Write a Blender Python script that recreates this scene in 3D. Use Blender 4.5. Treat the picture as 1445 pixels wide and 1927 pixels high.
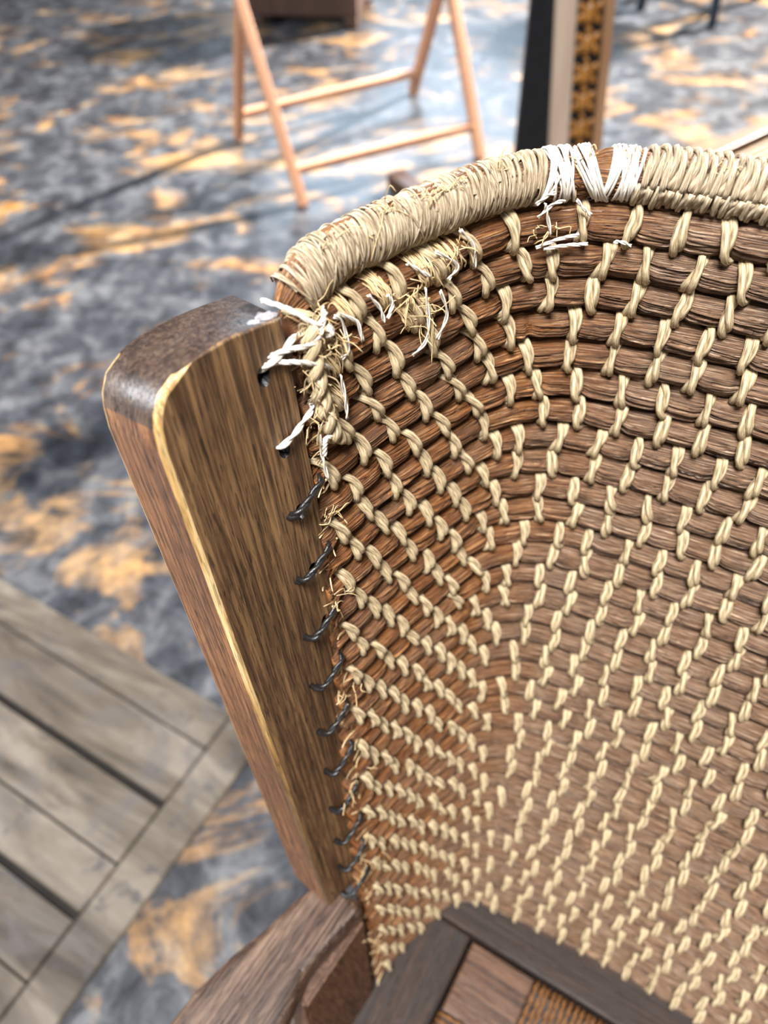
import bpy, bmesh, math, random
import numpy as np
from mathutils import Matrix, Vector

for o in list(bpy.data.objects): bpy.data.objects.remove(o)
scn = bpy.context.scene
COL = scn.collection
R = math.radians
random.seed(7); rng = np.random.default_rng(7)

# ------------------------------------------------------------------ camera
CAM_H = 1.19
PITCH, ROLL, FPX = R(50), R(-4), 1500.0
cam_d = bpy.data.cameras.new('camera'); cam = bpy.data.objects.new('camera', cam_d); COL.objects.link(cam)
fw = Vector((0, math.cos(PITCH), -math.sin(PITCH))); U0 = Vector((0, math.sin(PITCH), math.cos(PITCH))); X0 = Vector((1, 0, 0))
rt = X0*math.cos(ROLL) + U0*math.sin(ROLL); up = -X0*math.sin(ROLL) + U0*math.cos(ROLL)
M = Matrix((rt, up, -fw)).transposed().to_4x4(); M.translation = (0, 0, CAM_H); cam.matrix_world = M
cam_d.sensor_fit = 'VERTICAL'; cam_d.sensor_height = 36.0; cam_d.lens = FPX/1927*36.0
cam_d.clip_start = 0.02; cam_d.clip_end = 60
cam_d.dof.use_dof = True; cam_d.dof.focus_distance = 0.352; cam_d.dof.aperture_fstop = 6.4
scn.camera = cam


# ------------------------------------------------------------------ light
scn.view_settings.view_transform = 'Standard'; scn.view_settings.look = 'None'
scn.view_settings.gamma = 1.0; scn.view_settings.use_curve_mapping = False
scn.view_settings.exposure = -0.12
world = bpy.data.worlds.new('room_light'); scn.world = world; world.use_nodes = True
bgn = world.node_tree.nodes['Background']; bgn.inputs[0].default_value = (0.80, 0.87, 1.0, 1); bgn.inputs[1].default_value = 0.17
def area(name, loc, target, sx, sy, power, col):
    d = bpy.data.lights.new(name, 'AREA'); d.shape = 'RECTANGLE'; d.size = sx; d.size_y = sy; d.energy = power; d.color = col
    o = bpy.data.objects.new(name, d); COL.objects.link(o); o.location = loc
    o.rotation_euler = (Vector(target)-Vector(loc)).to_track_quat('-Z', 'Y').to_euler(); return o
area('window_light_right', (5.2, 5.2, 3.3), (-0.45, 2.35, 0.0), 0.40, 0.45, 400, (1.0, 0.95, 0.88)).data.spread = R(42)
area('window_light_rear', (0.6, 7.6, 2.9), (0.2, 2.0, 0.0), 2.8, 1.7, 250, (0.62, 0.81, 1.0))
area('window_light_left', (-4.7, 0.9, 2.2), (0, 0.5, 0.9), 1.2, 2.0, 340, (0.88, 0.94, 1.0))
area('overhead_front_light', (-0.45, -1.0, 3.85), (0.1, 0.3, 0.6), 0.9, 0.9, 370, (1.0, 0.98, 0.95))  # added lamp overhead, top-lights the coils; no window there

# ------------------------------------------------------------------ node helpers
class NT:
    def __init__(s, name):
        s.m = bpy.data.materials.new(name); s.m.use_nodes = True; s.t = s.m.node_tree; s.t.nodes.clear()
        s.out = s.t.nodes.new('ShaderNodeOutputMaterial'); s.b = s.t.nodes.new('ShaderNodeBsdfPrincipled')
        s.t.links.new(s.b.outputs[0], s.out.inputs[0])
    def n(s, t, **k):
        x = s.t.nodes.new('ShaderNode'+t)
        for a, v in k.items(): setattr(x, a, v)
        return x
    def l(s, a, b): s.t.links.new(a, b)
    def coord(s, which='Object', scale=(1, 1, 1), rot=(0, 0, 0), loc=(0, 0, 0)):
        c = s.n('TexCoord'); mp = s.n('Mapping'); mp.inputs['Scale'].default_value = scale
        mp.inputs['Rotation'].default_value = rot; mp.inputs['Location'].default_value = loc
        s.l(c.outputs[which], mp.inputs[0]); return mp.outputs[0]
    def noise(s, vec, scale, detail=4, rough=0.55, dist=0.0):
        x = s.n('TexNoise'); x.inputs['Scale'].default_value = scale; x.inputs['Detail'].default_value = detail
        x.inputs['Roughness'].default_value = rough; x.inputs['Distortion'].default_value = dist; s.l(vec, x.inputs['Vector']); return x.outputs['Fac']
    def ramp(s, fac, stops, interp='LINEAR'):
        x = s.n('ValToRGB'); x.color_ramp.interpolation = interp; e = x.color_ramp.elements
        while len(e) < len(stops): e.new(0.5)
        for i, (p, c) in enumerate(stops):
            e[i].position = p; e[i].color = (*c, 1) if len(c) == 3 else c
        s.l(fac, x.inputs[0]); return x.outputs[0]
    def mix(s, fac, a, b, mode='MIX'):
        x = s.n('Mix', data_type='RGBA', blend_type=mode)
        for i, v in ((0, fac), (6, a), (7, b)):
            if isinstance(v, (int, float)): x.inputs[i].default_value = v
            elif isinstance(v, tuple): x.inputs[i].default_value = (*v, 1)
            else: s.l(v, x.inputs[i])
        return x.outputs[2]
    def math(s, op, a, b=None, c=None):
        x = s.n('Math', operation=op)
        for i, v in enumerate((a, b, c)):
            if v is None: continue
            if isinstance(v, (int, float)): x.inputs[i].default_value = v
            else: s.l(v, x.inputs[i])
        return x.outputs[0]
    def bump(s, h, strength=0.5, dist=0.001, prev=None):
        x = s.n('Bump'); x.inputs['Strength'].default_value = strength; x.inputs['Distance'].default_value = dist
        s.l(h, x.inputs['Height'])
        if prev is not None: s.l(prev, x.inputs['Normal'])
        s.l(x.outputs[0], s.b.inputs['Normal']); return x.outputs[0]
    def set(s, col=None, rough=None, spec=None, **k):
        for nm, v in (('Base Color', col), ('Roughness', rough), ('Specular IOR Level', spec)):
            if v is None: continue
            i = s.b.inputs[nm]
            if isinstance(v, (int, float)): i.default_value = v
            elif isinstance(v, tuple): i.default_value = (*v, 1)
            else: s.l(v, i)
        return s.m

def srgb(r, g, b):
    f = lambda c: (c/255/12.92) if c/255 <= 0.04045 else ((c/255+0.055)/1.055)**2.4
    return (f(r), f(g), f(b))

# ------------------------------------------------------------------ materials
def straw_mat():
    t = NT('straw')
    a = t.noise(t.coord('UV', (0.45, 15, 1)), 1.0, 5, 0.7, 0.25)
    b = t.noise(t.coord('UV', (0.30, 4.2, 1), loc=(5, 2, 0)), 1.0, 3, 0.55, 0.2)
    c = t.noise(t.coord('Object'), 30, 3, 0.6)
    col = t.ramp(a, [(0.40, srgb(26, 12, 5)), (0.47, srgb(118, 66, 29)), (0.56, srgb(170, 112, 62)), (0.66, srgb(226, 190, 146))])  # darkest stop paints shade into the crevices between fibres
    col2 = t.ramp(b, [(0.36, srgb(92, 48, 18)), (0.5, srgb(142, 88, 46)), (0.66, srgb(198, 150, 102))])
    col = t.mix(0.32, col, col2)
    grey = t.ramp(c, [(0.45, (0, 0, 0)), (0.68, (1, 1, 1))])
    col = t.mix(t.math('MULTIPLY', grey, 0.28), col, srgb(140, 121, 104))
    sx = t.n('SeparateXYZ'); t.l(t.coord('Object', rot=(0, 0, R(34))), sx.inputs[0])          # x: across the chair; grey sheen of the backrest painted into its colour
    back_sheen = t.math('MULTIPLY', t.ramp(t.math('ADD', t.math('ADD', sx.outputs[0], 0.62), t.math('MULTIPLY', c, 0.06)), [(0.535, (0, 0, 0)), (0.59, (1, 1, 1))]), 0.52)
    col = t.mix(back_sheen, col, t.ramp(a, [(0.40, srgb(58, 46, 38)), (0.52, srgb(146, 126, 108)), (0.66, srgb(214, 200, 182))]))
    t.bump(t.math('ADD', a, t.math('MULTIPLY', b, 0.8)), 1.0, 0.0028)
    return t.set(col, t.ramp(a, [(0.35, (0.58,)*3), (0.65, (0.30,)*3)]), 0.5)
def cord_mat(name, c0, c1, c2, rough=0.6):
    t = NT(name)
    uv = t.coord('UV', (1.2, 10, 1)); a = t.noise(uv, 1.0, 4, 0.6, 0.4)
    col = t.ramp(a, [(0.28, c0), (0.5, c1), (0.72, c2)])
    t.bump(a, 0.8, 0.0007)
    return t.set(col, rough, 0.3)
def oak_mat(name, dark, mid, light, pore=1.0, rough=0.38, scale=1.0, lightmix=0.4):
    # grain runs along local Z
    t = NT(name); s = scale
    a = t.noise(t.coord('Object', (420*s, 420*s, 11*s)), 1.0, 5, 0.65, 0.2)
    b = t.noise(t.coord('Object', (75*s, 75*s, 7*s), loc=(3, 1, 2)), 1.0, 5, 0.65, 0.5)
    p = t.noise(t.coord('Object', (1150*s, 1150*s, 62*s)), 1.0, 2, 0.5)
    col = t.ramp(a, [(0.40, dark), (0.5, mid), (0.61, light)])
    col = t.mix(lightmix, col, t.ramp(b, [(0.36, dark), (0.5, mid), (0.66, light)]))
    pr = t.ramp(p, [(0.565, (0, 0, 0)), (0.63, (1, 1, 1))])
    col = t.mix(t.math('MULTIPLY', pr, 0.85*pore), col, (0.012, 0.007, 0.006))
    h = t.math('SUBTRACT', t.math('MULTIPLY', a, 0.6), pr)
    t.bump(h, 0.5, 0.0006)
    return t.set(col, t.ramp(b, [(0.3, (rough-0.06,)*3), (0.7, (rough+0.12,)*3)]), 0.45)
def plain(name, col, rough=0.6, spec=0.3, var=0.25, sc=40, bumpd=0.001):
    t = NT(name); a = t.noise(t.coord('Object'), sc, 4, 0.6)
    d = tuple(c*(1-var) for c in col); l = tuple(min(1, c*(1+var)) for c in col)
    t.bump(a, 0.3, bumpd)
    return t.set(t.ramp(a, [(0.3, d), (0.7, l)]), rough, spec)
def wood_far(name, dark, light, axis=2, rough=0.45):
    t = NT(name); sc = [30, 30, 30]; sc[axis] = 1.5
    a = t.noise(t.coord('Object', tuple(sc)), 1.0, 4, 0.6, 0.3)
    t.bump(a, 0.2, 0.002)
    return t.set(t.ramp(a, [(0.3, dark), (0.7, light)]), rough, 0.4)
def floor_mat():
    t = NT('mottled_floor')
    v = t.coord('Object', (1, 1, 1), rot=(0, 0, R(18)))
    w = t.coord('Object', (1.0, 1.7, 1), rot=(0, 0, R(-25)))
    a = t.noise(w, 3.6, 8, 0.68, 0.7); b = t.noise(v, 13, 6, 0.66, 0.5); c = t.noise(v, 1.1, 4, 0.55)
    base = t.ramp(b, [(0.34, srgb(28, 29, 33)), (0.5, srgb(48, 50, 55)), (0.66, srgb(80, 81, 84))])
    och = t.ramp(b, [(0.36, srgb(84, 54, 20)), (0.5, srgb(144, 98, 40)), (0.64, srgb(184, 146, 82))])
    rust = t.mix(t.ramp(c, [(0.42, (0, 0, 0)), (0.62, (1, 1, 1))]), och, srgb(148, 118, 82))
    k = t.ramp(t.math('ADD', t.math('MULTIPLY', a, 0.8), t.math('MULTIPLY', c, 0.2)), [(0.515, (0, 0, 0)), (0.625, (0.85,)*3)])
    col = t.mix(k, base, rust)
    t.bump(t.math('ADD', a, t.math('MULTIPLY', b, 0.5)), 0.22, 0.006)
    return t.set(col, t.ramp(b, [(0.3, (0.28,)*3), (0.7, (0.44,)*3)]), 0.42)
def board_mat():
    t = NT('worn_floorboards')
    a = t.noise(t.coord('Object', (3, 14, 3)), 1.0, 6, 0.65, 0.6); b = t.noise(t.coord('Object'), 9, 5, 0.6, 0.8); c = t.noise(t.coord('Object'), 23, 4, 0.6, 1.2)
    col = t.ramp(a, [(0.36, srgb(46, 40, 35)), (0.5, srgb(72, 65, 57)), (0.64, srgb(96, 89, 81))])
    st = t.ramp(b, [(0.36, (1, 1, 1)), (0.47, (0, 0, 0))])
    col = t.mix(t.math('MULTIPLY', st, 0.6), col, srgb(66, 62, 62))
    st2 = t.ramp(c, [(0.33, (1, 1, 1)), (0.42, (0, 0, 0))])
    col = t.mix(t.math('MULTIPLY', st2, 0.75), col, srgb(52, 50, 52))
    t.bump(a, 0.3, 0.003)
    return t.set(col, t.ramp(b, [(0.3, (0.5,)*3), (0.7, (0.34,)*3)]), 0.5)

MT = {}
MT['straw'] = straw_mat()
MT['cord'] = cord_mat('stitch_cord', srgb(100, 84, 62), srgb(182, 162, 128), srgb(234, 220, 192))
MT['bind'] = cord_mat('rim_binding_cord', srgb(74, 64, 52), srgb(158, 140, 114), srgb(228, 214, 192))
MT['white'] = cord_mat('white_thread', srgb(176, 166, 152), srgb(226, 220, 210), srgb(250, 248, 244))
MT['black'] = plain('tarred_twine', (0.012, 0.011, 0.011), 0.35, 0.5, 0.3, 600)
MT['fibre'] = cord_mat('loose_straw_fibre', srgb(162, 128, 82), srgb(206, 180, 136), srgb(236, 220, 188))
MT['oak'] = oak_mat('oak_post', srgb(46, 30, 19), srgb(90, 64, 42), srgb(146, 113, 76), pore=0.8, rough=0.5)
MT['oak_edge'] = oak_mat('oak_worn_edge', srgb(104, 72, 40), srgb(186, 148, 92), srgb(238, 214, 164), pore=0.5, lightmix=0.6)
MT['oak_side'] = oak_mat('oak_red_edge', srgb(64, 38, 22), srgb(106, 68, 42), srgb(146, 102, 66))
MT['oak_end'] = oak_mat('oak_end_grain', srgb(40, 30, 25), srgb(64, 48, 40), srgb(92, 74, 60), pore=0.9, rough=0.34)
MT['oak_arm'] = oak_mat('oak_arm', srgb(34, 22, 16), srgb(66, 46, 36), srgb(120, 96, 78))
MT['oak_dark'] = oak_mat('oak_seat_rail', srgb(20, 13, 10), srgb(40, 26, 19), srgb(62, 43, 32), pore=0.5, rough=0.62)
MT['oak_block'] = oak_mat('oak_seat_frame', srgb(50, 31, 21), srgb(82, 54, 37), srgb(110, 78, 55), pore=0.4)
MT['seatcord'] = cord_mat('seat_cord', srgb(60, 38, 20), srgb(112, 74, 42), srgb(156, 114, 72))
MT['floor'] = floor_mat(); MT['boards'] = board_mat()
MT['worn_glint'] = plain('worn_glint_patch', srgb(150, 146, 150), 0.6, 0.3, 0.3, 500)
MT['bedding'] = plain('dark_joint_filler', srgb(34, 30, 27), 0.8, 0.2)
MT['plaster'] = plain('plaster', srgb(150, 140, 128), 0.8, 0.2, 0.08, 3, 0.002)
MT['beech'] = wood_far('beech_stand', srgb(132, 92, 68), srgb(178, 134, 104))
MT['pale'] = wood_far('pale_frame_wood', srgb(152, 134, 118), srgb(180, 162, 146))
MT['tan'] = wood_far('tan_frame_wood', srgb(126, 94, 68), srgb(160, 126, 96))
MT['walnut'] = wood_far('brown_panel_wood', srgb(72, 48, 32), srgb(104, 74, 50))
MT['blackp'] = plain('black_board', (0.006, 0.007, 0.009), 0.5, 0.3)
MT['gilt'] = plain('gilt_carving', srgb(138, 92, 36), 0.34, 0.6, 0.5, 60, 0.004)
MT['darkwood'] = wood_far('dark_brown_wood', srgb(38, 26, 20), srgb(66, 46, 36))
MT['bluepaint'] = plain('dark_blue_paint', srgb(24, 36, 50), 0.45, 0.4)
MT['wicker'] = plain('golden_wicker', srgb(98, 70, 34), 0.6, 0.25, 0.5, 50, 0.004)

# ------------------------------------------------------------------ object helpers
def link(name, mesh, mat=None, parent=None, mw=None):
    o = bpy.data.objects.new(name, mesh); COL.objects.link(o)
    if mat is not None and mesh is not None and len(mesh.materials) == 0:
        for mm in (mat if isinstance(mat, (list, tuple)) else [mat]): mesh.materials.append(MT[mm] if isinstance(mm, str) else mm)
    if mw is not None: o.matrix_world = mw
    if parent is not None:
        o.parent = parent
        o.matrix_parent_inverse = PINV.get(parent.name) or parent_inv(parent)
    return o
PINV = {}
def world_of(o):
    return o.matrix_basis if o.parent is None else world_of(o.parent) @ o.matrix_parent_inverse @ o.matrix_basis
def parent_inv(p):
    m = world_of(p).inverted(); PINV[p.name] = m; return m
def empty(name, loc):
    o = bpy.data.objects.new(name, None); COL.objects.link(o); o.location = loc; o.empty_display_size = 0.05; return o
def tag(o, label=None, cat=None, group=None, kind=None):
    if label: o['label'] = label
    if cat: o['category'] = cat
    if group: o['group'] = group
    if kind: o['kind'] = kind
    return o
class MB:
    """collects quads/tris with uv"""
    def __init__(s): s.v = []; s.f = []; s.uv = []; s.n = 0
    def grid(s, P, uv=None, closed=True, caps=True):
        """P: (nu, nv, 3) rings"""
        nu, nv = P.shape[:2]; s.v.append(P.reshape(-1, 3)); b = s.n; s.n += nu*nv
        i = np.arange(nu-1)[:, None]; j = np.arange(nv if closed else nv-1)[None, :]; j2 = (j+1) % nv
        q = np.stack([b+i*nv+j, b+i*nv+j2, b+(i+1)*nv+j2, b+(i+1)*nv+j], -1).reshape(-1, 4)
        if uv is None:
            uu = np.broadcast_to(np.arange(nu)[:, None], (nu, nv+1))*0.4; vv = np.broadcast_to(np.arange(nv+1)[None, :], (nu, nv+1))/nv
        else: uu, vv = uv
        jj = np.broadcast_to(j, (nu-1, j.shape[1])); ii = np.broadcast_to(i, jj.shape)
        U = np.stack([np.stack([uu[ii, jj], vv[ii, jj]], -1), np.stack([uu[ii, jj+1], vv[ii, jj+1]], -1),
                      np.stack([uu[ii+1, jj+1], vv[ii+1, jj+1]], -1), np.stack([uu[ii+1, jj], vv[ii+1, jj]], -1)], 2).reshape(-1, 4, 2)
        s.f.append(q); s.uv.append(U)
        if caps and closed:
            for ring, ci, rev in ((0, P[0].mean(0), True), (nu-1, P[-1].mean(0), False)):
                s.v.append(ci[None]); c = s.n; s.n += 1
                a = b+ring*nv+np.arange(nv); a2 = b+ring*nv+(np.arange(nv)+1) % nv
                t = np.stack([a2, a, np.full(nv, c), np.full(nv, c)], -1) if rev else np.stack([a, a2, np.full(nv, c), np.full(nv, c)], -1)
                s.f.append(t); s.uv.append(np.tile(np.array([[uu[ring, 0], 0.0]]), (nv, 4, 1)))
    def mesh(s, name, smooth=True):
        V = np.concatenate(s.v).astype(np.float32); F = np.concatenate(s.f); UV = np.concatenate(s.uv)
        tri = F[:, 2] == F[:, 3]; cnt = np.where(tri, 3, 4); start = np.concatenate([[0], np.cumsum(cnt)[:-1]])
        mask = np.ones(F.shape, bool); mask[tri, 3] = False
        me = bpy.data.meshes.new(name); me.vertices.add(len(V)); me.vertices.foreach_set('co', V.ravel())
        me.loops.add(int(cnt.sum())); me.loops.foreach_set('vertex_index', F[mask].astype(np.int32))
        me.polygons.add(len(F)); me.polygons.foreach_set('loop_start', start.astype(np.int32))
        me.update(calc_edges=True)
        l = me.uv_layers.new(name='UVMap'); l.data.foreach_set('uv', UV[mask].astype(np.float32).ravel())
        me.polygons.foreach_set('use_smooth', np.full(len(F), smooth)); me.validate(); return me
def frames(P):
    T = np.gradient(P, axis=0); T /= np.linalg.norm(T, axis=1)[:, None]+1e-12
    ref = np.array([0, 0, 1.0]); n = np.cross(T[0], ref)
    if np.linalg.norm(n) < 0.2: n = np.cross(T[0], [1.0, 0, 0])
    n /= np.linalg.norm(n); N = [n]
    for i in range(1, len(P)):
        m = N[-1]-T[i]*np.dot(N[-1], T[i]); m /= np.linalg.norm(m)+1e-12; N.append(m)
    N = np.array(N); return T, N, np.cross(T, N)
def tube(mb, P, r, nv=6, caps=True, flat=1.0):
    P = np.asarray(P, float); T, N, B = frames(P); r = np.broadcast_to(np.asarray(r, float), (len(P),))
    a = np.arange(nv)/nv*2*math.pi
    G = P[:, None]+r[:, None, None]*(np.cos(a)[None, :, None]*N[:, None]+flat*np.sin(a)[None, :, None]*B[:, None])
    L = np.concatenate([[0], np.cumsum(np.linalg.norm(np.diff(P, axis=0), axis=1))])*100
    uu = np.broadcast_to(L[:, None], (len(P), nv+1)); vv = np.broadcast_to((np.arange(nv+1)/nv)[None, :], (len(P), nv+1))*float(r.mean())*2*math.pi*100
    mb.grid(G, (uu, vv), True, caps)
def ply(mb, P, rh, rs, turns, ph=0.0, nv=6, n=2):
    """twisted cord of n plies along P"""
    P = np.asarray(P, float); T, N, B = frames(P); t = np.linspace(0, 1, len(P))
    for j in range(n):
        a = ph+2*math.pi*(turns*t+j/n)
        tube(mb, P+rh*(np.cos(a)[:, None]*N+np.sin(a)[:, None]*B), rs, nv)
def smooth_path(pts, n):
    pts = np.asarray(pts, float); k = len(pts)
    if k == 2: return pts[0]+(pts[1]-pts[0])*np.linspace(0, 1, n)[:, None]
    ext = np.vstack([2*pts[0]-pts[1], pts, 2*pts[-1]-pts[-2]]); out = []
    for t in np.linspace(0, k-1-1e-9, n):
        i = int(t); f = t-i; p0, p1, p2, p3 = ext[i:i+4]
        out.append(0.5*((2*p1)+(-p0+p2)*f+(2*p0-5*p1+4*p2-p3)*f*f+(-p0+3*p1-3*p2+p3)*f**3))
    return np.array(out)
def box_mesh(name, sx, sy, sz, bev=0.003, origin=(0, 0, 0), seg=2):
    bm = bmesh.new(); bmesh.ops.create_cube(bm, size=1.0)
    for v in bm.verts: v.co = Vector((v.co.x*sx+origin[0], v.co.y*sy+origin[1], v.co.z*sz+origin[2]))
    if bev: bmesh.ops.bevel(bm, geom=bm.edges[:], offset=bev, segments=seg, affect='EDGES', profile=0.5)
    me = bpy.data.meshes.new(name); bm.to_mesh(me); bm.free(); return me
def prism(name, poly, z0, z1, bev=0.003, seg=2):
    bm = bmesh.new(); vs = [bm.verts.new((x, y, z0)) for x, y in poly]; f = bm.faces.new(vs)
    r = bmesh.ops.extrude_face_region(bm, geom=[f])
    for e in r['geom']:
        if isinstance(e, bmesh.types.BMVert): e.co.z = z1
    bmesh.ops.recalc_face_normals(bm, faces=bm.faces[:])
    if bev: bmesh.ops.bevel(bm, geom=bm.edges[:], offset=bev, segments=seg, affect='EDGES', profile=0.5)
    me = bpy.data.meshes.new(name); bm.to_mesh(me); bm.free(); return me
def bar_between(name, a, b, w, d, mat, parent, refdir=(0, 0, 1), bev=0.003, ext=0.0):
    a = Vector(a); b = Vector(b); z = (b-a).normalized(); x = Vector(refdir).cross(z)
    if x.length < 1e-3: x = Vector((1, 0, 0)).cross(z)
    x.normalize(); y = z.cross(x); m = Matrix((x, y, z)).transposed().to_4x4(); m.translation = a-z*ext
    L = (b-a).length+2*ext
    return link(name, box_mesh(name, w, d, L, bev, (0, 0, L/2)), mat, parent, m)

# ------------------------------------------------------------------ floor and boards
floor = link('floor', box_mesh('floor', 11, 12, 0.06, 0, (0, 2.2, -0.03)), 'floor')
tag(floor, 'mottled slate grey floor with ochre and rust patches', None, None, 'structure')
def wall(name, sx, sy, loc):
    o = link(name, box_mesh(name, sx, sy, 3.9, 0, (loc[0], loc[1], 1.95)), 'plaster'); tag(o, kind='structure'); return o
wall('wall_left', 0.12, 12.0, (-5.44, 2.2)); wall('wall_right', 0.12, 12.0, (5.44, 2.2))
wall('wall_rear', 10.76, 0.12, (0, 8.14)); wall('wall_front', 10.76, 0.12, (0, -5.0+1.26))
E1 = Vector((math.cos(R(-34)), math.sin(R(-34)), 0)); E2 = Vector((-E1.y, E1.x, 0))      # chair axes: across, rearward
def bmat(): m = Matrix((E1, E2, Vector((0, 0, 1)))).transposed().to_4x4(); return m
bounds = [0.343, 0.272, 0.170, 0.072, -0.008, -0.10, -0.19, -0.29, -0.38]
gaps = [0.004, 0.0016, 0.0065, 0.0016, 0.0065, 0.0016, 0.0065, 0.0016, 0.004]
TOPB = 0.010
for i in range(len(bounds)-1):
    y1 = bounds[i]-gaps[i]; y0 = bounds[i+1]+gaps[i+1]; tz = TOPB+random.uniform(-0.0012, 0.0012)
    link('floorboard', box_mesh('floorboard', 1.75, y1-y0, tz, 0.0015, (-0.553-0.875, (y0+y1)/2, tz/2), 1), 'boards', floor, bmat())
link('joint_bedding', box_mesh('joint_bedding', 1.80, 0.76, 0.002, 0, (-0.52-0.90, -0.05, 0.001)), 'bedding', floor, bmat())
link('border_board', box_mesh('border_board', 0.066, 0.78, TOPB+0.002, 0.002, (-0.549+0.034, -0.05, (TOPB+0.002)/2), 1), 'boards', floor, bmat())

# ------------------------------------------------------------------ chair geometry (world metres)
Z0 = CAM_H
D2 = np.array([-0.71026, -0.70394]); O2 = np.array([-0.70394, 0.71026])      # along the wing to the front, outward
def Redge(z):                                      # inner rear edge of the oak post at height z
    s = (z-Z0+0.2)/-0.38
    return np.array([-0.03125, 0.23970])+s*np.array([-0.00334, -0.07576])
NROW = 35; DZ = 0.017
def zrow(k): return Z0-(0.19+DZ*(k-1)) if k >= 1 else Z0-0.1700
e1 = np.array([E1.x, E1.y]); e2 = np.array([E2.x, E2.y]); CENTER = 0.082
pcx = np.polyfit([0, 2, 8, 15, 22, 35], [.077, .076, .071, .0664, .0615, .041], 3)
pcy = np.polyfit([0, 2, 8, 15, 22, 35], [.323, .321, .313, .289, .260, .195], 3)
def row_plan(k, n_left=70, n_back=70):
    """inner surface of the woven back in plan at course k, from the oak post round to the middle of the back"""
    z = zrow(k); E = Redge(z)-D2*0.007; C = np.array([np.polyval(pcx, k), np.polyval(pcy, k)])
    th0, thc = R(-20-0.10*k), R(-34)
    need = CENTER-e1@C; th = np.linspace(th0, thc, 200); w = np.cos(th-thc).mean(); L = need/w
    ds = L/199; back = C+np.concatenate([[[0, 0]], np.cumsum(np.stack([np.cos(th), np.sin(th)], 1)[:-1]*ds, 0)])
    tau = 0.046-0.0005*k
    dl = (E-C)/np.linalg.norm(E-C); LL = np.linalg.norm(E-C)
    tl = np.linspace(0, 1, 60); left = E+(C+dl*tau-E)*tl[:, None]
    nout = np.array([dl[1], -dl[0]]); 
    if nout@O2 < 0: nout = -nout
    left = left+nout*(0.003*np.sin(tl*math.pi))[:, None]
    keep = np.arange(200)*ds > tau; bk = back[keep]
    p0, p2 = left[-1], bk[0]; tb = np.linspace(0, 1, 24)[1:-1, None]
    bez = (1-tb)**2*p0+2*(1-tb)*tb*C+tb**2*p2
    P = np.vstack([left, bez, bk]); return P
def mirror2(P): return P-2*((P@e1)-CENTER)[:, None]*e1
def resample(P, n):
    L = np.concatenate([[0], np.cumsum(np.linalg.norm(np.diff(P, axis=0), axis=1))])
    s = np.linspace(0, L[-1], n); return np.stack([np.interp(s, L, P[:, i]) for i in range(P.shape[1])], 1), L[-1]
NH = 240
HALF = {}; HLEN = {}
for k in range(-1, NROW+3):
    kk = max(k, 0); P, L = resample(row_plan(kk if k >= 0 else 0), NH); HALF[k] = P; HLEN[k] = L
HALF[-1] = 2*HALF[0]-HALF[1]
def zr(k): return zrow(k) if k >= 0 else zrow(0)+DZ
FULL = {}
for k in HALF:
    F = np.vstack([HALF[k], mirror2(HALF[k])[::-1][1:]])
    FULL[k] = np.concatenate([F, np.full((len(F), 1), zr(k))], 1)
NF = 2*NH-1
_u = np.minimum(np.arange(NF), NF-1-np.arange(NF))/(NH-1)*HLEN[0]           # the rim coil dips into the posts at both ends
FULL[0][:, 2] -= 0.011*np.clip(1-_u/0.026, 0, 1)**2
RA, RB = 0.0102, 0.0085
# frames of the wall at every sample: T along, Vv up the wall, Nn towards the sitter
FRM = {}
for k in range(0, NROW+1):
    P = FULL[k]; T = np.gradient(P, axis=0); T /= np.linalg.norm(T, axis=1)[:, None]
    V = FULL[k-1]-FULL[k+1]; V -= T*np.sum(V*T, 1)[:, None]; V /= np.linalg.norm(V, axis=1)[:, None]
    N = np.cross(T, V)                              # T x up -> right-hand side = inside
    FRM[k] = (P-N*RA, T, V, N)
def at(k, u):
    """coil centre, tangent, up, inner normal at arc length u (m) from the post end on course k (k may be fractional)"""
    def one(kk):
        s = u/HLEN[kk]*(NH-1); s = min(max(s, 0), NF-1.001); i = int(s); f = s-i
        return [a[i]*(1-f)+a[i+1]*f for a in FRM[kk]]
    k0 = int(math.floor(k)); f = k-k0
    if f < 1e-6: return one(k0)
    a, b = one(k0), one(k0+1); return [x*(1-f)+y*f for x, y in zip(a, b)]
def onwall(k, u, lift=0.0):
    """point on the inner face of the wall"""
    c, T, V, N = at(k, u); return c+N*(RA+lift)

chair = empty('straw_back_chair', (float((e1*CENTER+e2*0.0)[0]), float((e1*CENTER)[1]), 0))
tag(chair, 'old oak armchair with coiled straw back stitched in pale cord, frayed at rim', 'chair')

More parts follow.
